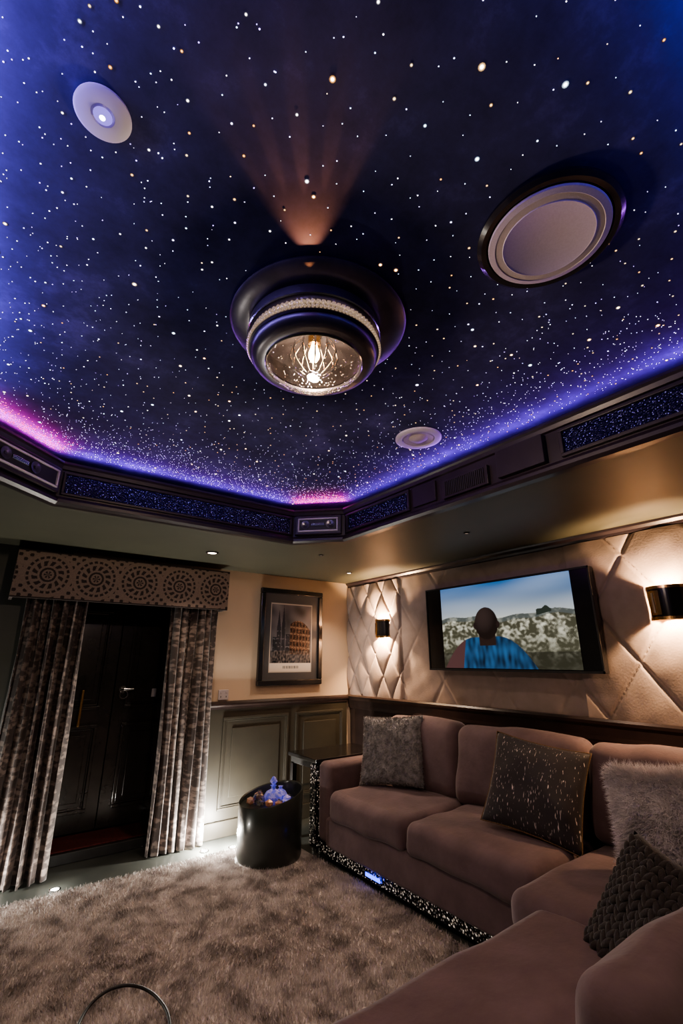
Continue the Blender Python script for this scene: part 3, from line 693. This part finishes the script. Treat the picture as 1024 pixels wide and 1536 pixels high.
rbox('arm',((SX0+SX1)/2,3.235,.37),(SX1-SX0,.16,.53),.05,M_velvet,sf,n=16)
rbox('chaise_back_frame',((1.28+SX1)/2,.56,.34),(SX1-1.28,.16,.46),.05,M_velvet,sf,n=14)
for k,(a,b) in enumerate(((1.20,1.95),(1.95,2.72))):
    rbox('chaise_back_cushion_%d'%k,(0,0,0),(b-a-.008,.20,.28),.08,M_velvet,sf,(.0,.02,.02,0),wr=.02,n=26,matrix=Matrix.Translation(((a+b)/2,.68,.555))@Matrix.Rotation(math.radians(6),4,'X'))
# ------------------------------------------------------------------ scatter cushions
M_silv=mat('silver_shag',(.42,.40,.41),.5,sheen=.4,col2=(.22,.21,.22),nscale=28)
M_white_fur=mat('pale_fur',(.95,.90,.92),.6,sheen=.5,col2=(.60,.56,.59),nscale=11)
def seq_mat():
    m=mat('sequin_fabric',(.03,.025,.03),.6,sheen=.2); nt=m.node_tree; b=nt.nodes['Principled BSDF']
    tc=nt.nodes.new('ShaderNodeTexCoord'); mp=nt.nodes.new('ShaderNodeMapping'); mp.inputs['Scale'].default_value=(40,120,18); mp.inputs['Rotation'].default_value=(.14,0,0)
    n=nt.nodes.new('ShaderNodeTexNoise'); n.inputs['Scale'].default_value=1.5; n.inputs['Detail'].default_value=1
    nt.links.new(tc.outputs['Object'],mp.inputs[0]); nt.links.new(mp.outputs[0],n.inputs['Vector'])
    r=nt.nodes.new('ShaderNodeValToRGB'); e=r.color_ramp.elements; e[0].position=.66; e[0].color=(.034,.027,.031,1); e[1].position=.73; e[1].color=(.85,.76,.72,1)
    nt.links.new(n.outputs['Fac'],r.inputs['Fac']); nt.links.new(r.outputs['Color'],b.inputs['Base Color']); return m
M_seq=seq_mat()
g=empty('throw_pillow'); p=pillow('cover',(2.64,2.92,.72),.51,.49,.15,M_silv,(-1,-.45,0),18,g,roll=-4,seed=1); fur('sequin_pile',p,M_silv,24000,.014,.0026,g)
g=empty('throw_pillow'); sq=((2.60,1.70,.70),(-1,-.28,0))
p=pillow('cover',sq[0],.53,.49,.15,M_seq,sq[1],24,g,roll=8,seed=5)
def piping(w,h,c,facing,lean,roll,matl,parent):
    cu=bpy.data.curves.new('piping','CURVE'); cu.dimensions='3D'; cu.bevel_depth=.004; s=cu.splines.new('POLY'); n=80; s.points.add(n-1); s.use_cyclic_u=True
    f=Vector(facing).normalized(); ang=math.atan2(f.x,-f.y)
    M=Matrix.Translation(c)@Matrix.Rotation(ang,4,'Z')@Matrix.Rotation(math.radians(-lean),4,'X')@Matrix.Rotation(math.radians(roll),4,'Y')
    for k in range(n):
        q=k/n*4; i=int(q); t=(q-i)*2-1
        u,v=[(t,-1),(1,t),(-t,1),(-1,-t)][i]
        P=M@Vector((w/2*u*(1-.07*(1-v*v)),0,h/2*v*(1-.07*(1-u*u)))); s.points[k].co=(*P,1)
    cu.materials.append(matl); o=link(bpy.data.objects.new('piping',cu)); o.parent=parent
M_gold=mat('gold_cord',(.22,.14,.07),.6,metal=.3,col2=(.14,.085,.045),nscale=120)
piping(.53,.49,sq[0],sq[1],24,8,M_gold,g)
g=empty('throw_pillow'); p=pillow('cover',(2.53,.99,.69),.49,.46,.17,M_white_fur,(-1,-.2,0),20,g,roll=-6,seed=9); fur('fur',p,M_white_fur,45000,.045,.0018,g)
M_knit=mat('chunky_knit',(.034,.026,.025),.85,sheen=.3,col2=(.022,.017,.017),nscale=40,bump=.3,bscale=160)
g=empty('throw_pillow'); kp=dict(c=(1.84,.81,.555),w=.50,h=.45,t=.16,lean=34,roll=10,facing=(-.9,.35,0))
pillow('cover',kp['c'],kp['w'],kp['h'],kp['t'],M_knit,kp['facing'],kp['lean'],g,roll=kp['roll'],seed=12)
f_=Vector(kp['facing']).normalized(); ang=math.atan2(f_.x,-f_.y)
MK=Matrix.Translation(kp['c'])@Matrix.Rotation(ang,4,'Z')@Matrix.Rotation(math.radians(-kp['lean']),4,'X')@Matrix.Rotation(math.radians(kp['roll']),4,'Y')
NC,NR=10,13; ml=[]
for side in (1,-1):
    for i in range(NC):
        for j in range(NR):
            for sgn in (-1,1):
                u=-.90+1.8*(i+.5+sgn*.22)/NC; v=-.92+1.84*(j+.5)/NR
                th=kp['t']/2*((1-u**4)*(1-v**4))**.55*(.75+.25*(1-u*u)*(1-v*v))
                x=kp['w']/2*u*(1-.07*(1-v*v)); z=kp['h']/2*v*(1-.07*(1-u*u))
                nn=mnoise.noise(Vector((u*2+12,v*2,side*3.1)))*.018*(1-u**4)*(1-v**4)
                ml.append(MK@Matrix.Translation((x,-side*(th+nn+.003),z))@Matrix.Rotation(sgn*.6,4,'Y')@Matrix.Diagonal((.0125,.011,.028,1)))
scatter_mesh('knit_stitches',ml,ico(2),M_knit,g)
# ------------------------------------------------------------------ side table w/ crystal column
g=empty('side_table')
box('top',2.24,2.95,3.36,3.80,.60,.63,M_blackg,g,.006)
box('apron',2.26,2.93,3.38,3.78,.55,.60,M_blackm,g,.004)
boxes('leg',[(2.25,2.34,3.365,3.45,.03,.55),(2.25,2.29,3.73,3.77,.0,.55),(2.87,2.91,3.40,3.44,.0,.55),(2.87,2.91,3.73,3.77,.0,.55)],M_blackg,g,.003)
boxes('crystal_inlay',[(2.242,2.2495,3.37,3.445,.05,.59),(2.255,2.335,3.358,3.3645,.05,.59)],M_cry,g)
boxes('chrome_foot',[(2.265,2.285,3.38,3.40,0,.03),(2.265,2.285,3.42,3.44,0,.03),(2.31,2.33,3.40,3.42,0,.03)],M_chrome,g)
# ------------------------------------------------------------------ drum table
g=empty('drum_side_table'); cx,cy,R=1.93,3.50,.235; n=64; V=[];F=[]; ZD=.014
M_drum=mat('drum_lacquer',(.038,.042,.035),.3,coat=.3,col2=(.026,.03,.026),nscale=5)
for s in range(n):
    a=2*math.pi*s/n; top=.395+.05*math.cos(a-math.radians(0))
    for (rr,zz) in ((R*.97,.0),(R,.02),(R*1.0,.2),(R*1.02,top),(R*1.0,top+.006),(R*.96,top),(R*.95,.34)):
        V.append((cx+rr*math.cos(a),cy+rr*math.sin(a),zz+ZD))
for s in range(n):
    t=(s+1)%n
    for k in range(6): F.append((s*7+k,t*7+k,t*7+k+1,s*7+k+1))
F.append(tuple(s*7 for s in range(n))); F.append(tuple(s*7+6 for s in range(n))[::-1])
o=mk('drum_body',V,F,M_drum,g,True); mo=o.modifiers.new('e','EDGE_SPLIT'); mo.split_angle=math.radians(45)
g=empty('crystal_decanter_set'); zt=.341+ZD
M_bl=mat('blue_crystal',(.30,.32,.85),.08,metal=.5,emit=(.08,.10,1),es=.16,col2=(.75,.72,.95),nscale=45,nlo=.45,nhi=.55)
M_am=mat('amber_crystal',(.5,.28,.18),.1,metal=.4,emit=(1,.25,.08),es=.04,col2=(.5,.42,.4),nscale=30)
def gem(name,x,y,s,matl,stop=True):
    pr=[(0,0),(.045,0),(.058,.02),(.062,.045),(.045,.07),(.016,.085),(.014,.10),(.022,.105)]
    if stop: pr+=[(.010,.11),(.026,.128),(.012,.152),(0,.158)]
    else: pr+=[(0,.105)]
    lathe(name,[(r*s,z*s) for r,z in pr],matl,g,8,(x,y,zt),smooth=False)
def stone(x,y,r,matl,z=0):
    scatter_mesh('cut_stone',[Matrix.Translation((x,y,zt+r*.8+z))@Matrix.Rotation(x*40,4,'Z')@Matrix.Diagonal((r,r,r*.8,1))],ico(1),matl,g,False)
gem('decanter',cx+.0,cy-.03,1.15,M_bl); gem('bottle',cx-.09,cy+.02,.85,M_glassc,False); gem('bottle',cx+.09,cy+.02,.9,M_bl,False)
for k,(dx,dy,r,m_) in enumerate(((-.12,-.05,.032,M_glassc),(-.07,-.10,.034,M_am),(.09,-.08,.036,M_bl),(.14,-.03,.028,M_glassc),(.05,-.13,.030,M_bl),(-.02,-.15,.030,M_am),(-.15,.04,.034,M_am),(.06,.12,.036,M_bl),(-.04,.12,.038,M_am),(.0,-.12,.032,M_glassc))):
    stone(cx+dx,cy+dy,r,m_)
# ------------------------------------------------------------------ rug
rg=empty('shag_rug'); rx0,rx1,ry0,ry1=-1.1,2.20,1.42,3.77
def rugmat():
    m=mat('shag_pile',(.16,.12,.105),.9,sheen=.15); nt=m.node_tree; b=nt.nodes['Principled BSDF']
    tc=nt.nodes.new('ShaderNodeTexCoord'); n=nt.nodes.new('ShaderNodeTexNoise'); n.inputs['Scale'].default_value=7.5; n.inputs['Detail'].default_value=8; n.inputs['Roughness'].default_value=.62
    nt.links.new(tc.outputs['Object'],n.inputs['Vector']); r=nt.nodes.new('ShaderNodeValToRGB'); e=r.color_ramp.elements
    e[0].position=.36; e[0].color=(.31,.275,.262,1); e[1].position=.56; e[1].color=(.66,.60,.575,1)
    nt.links.new(n.outputs['Fac'],r.inputs['Fac']); nt.links.new(r.outputs['Color'],b.inputs['Base Color']); return m
M_rug=rugmat()
box('backing',rx0,rx1,ry0,ry1,.001,.013,M_rug,rg)
n=200000; x=rng.uniform(rx0,rx1,n); y=rng.uniform(ry0,ry1,n)
p=np.stack([x,y,np.full(n,.011)],1); ex=(x-cx)**2+(y-cy)**2
keep=(ex>(.245)**2)&((x<2.1)|(y<3.3)); p=p[keep]; n=len(p)
lean=np.stack([np.sin(p[:,0]*6+np.cos(p[:,1]*5)*2),np.cos(p[:,1]*7+p[:,0]*3)],1)*.3
d=np.concatenate([lean+rng.normal(0,.4,(n,2)),np.ones((n,1))],1); d/=np.linalg.norm(d,axis=1)[:,None]
s=np.concatenate([rng.normal(0,1,(n,2)),np.zeros((n,1))],1); s/=np.linalg.norm(s,axis=1)[:,None]
L=.022*(.6+.7*rng.random((n,1)))
tris_mesh('pile',np.stack([p-s*.0035,p+s*.0035,p+d*L],1),M_rug,rg)
cu=bpy.data.curves.new('power_cable','CURVE'); cu.dimensions='3D'; cu.bevel_depth=.006; s=cu.splines.new('NURBS')
pts=[(.50,2.10,.05),(.50,2.32,.045),(.56,2.50,.045),(.68,2.60,.045),(.79,2.55,.045),(.85,2.38,.045),(.84,2.2,.045),(.74,2.0,.045)]
s.points.add(len(pts)-1)
for k,q in enumerate(pts): s.points[k].co=(*q,1)
s.use_endpoint_u=True; cu.materials.append(M_blackm); link(bpy.data.objects.new('power_cable',cu))
def floor_light(x,y,e,aim,sp_=1.0):
    g=empty('floor_uplight')
    lathe('ring',[(.0,.001),(.034,.001),(.034,.006),(.026,.008),(.024,.004),(0,.004)],M_chrome,g,32,(x,y,0))
    lathe('lens',[(.022,.006),(0,.007)],emat('uplight_lens',(1,.93,.8),40),g,24,(x,y,0))
    spot('uplight_beam',(x,y,.02),aim,e,(1,.95,.86),120,.6,.015,g); point('spill',(x,y,.10),e*sp_,(1,.95,.86),.02,g)
floor_light(1.60,3.90,14,(-.5,.35,1),3.0); floor_light(1.80,3.84,8,(.2,.6,1),4.0); floor_light(.08,3.90,16,(.35,.4,1),1.6); floor_light(.62,3.86,2,(-.5,.5,1),1.0)
w=bpy.data.worlds.new('w'); S.world=w; w.use_nodes=True; w.node_tree.nodes['Background'].inputs[0].default_value=(.02,.02,.04,1); w.node_tree.nodes['Background'].inputs[1].default_value=.2
bpy.context.view_layer.update()
def bb(o): return [o.matrix_world@Vector(c) for c in o.bound_box]
for o in list(S.objects):
    if o.parent is None and o.type=='EMPTY' and o.children:
        pts=[p for c in o.children if c.type in('MESH','CURVE') for p in bb(c)]
        if not pts: pts=[c.matrix_world.translation for c in o.children]
        mn=Vector([min(p[i] for p in pts) for i in range(3)]); mx=Vector([max(p[i] for p in pts) for i in range(3)]); c0=(mn+mx)/2
        o.location=c0
        for c in o.children: c.matrix_parent_inverse=Matrix.Translation(-c0)
cam=bpy.data.cameras.new('camera'); co=link(bpy.data.objects.new('camera',cam)); S.camera=co
cam.sensor_fit='VERTICAL'; cam.sensor_height=36; cam.sensor_width=24; cam.lens=690/1536*36; cam.clip_start=.02
co.location=(0,0,1.378); co.rotation_euler=(math.radians(90+17.8),0,math.radians(-36.5))
try:
    S.view_settings.view_transform='AgX'; S.view_settings.look='AgX - Medium High Contrast'
except Exception as ex: print(ex)
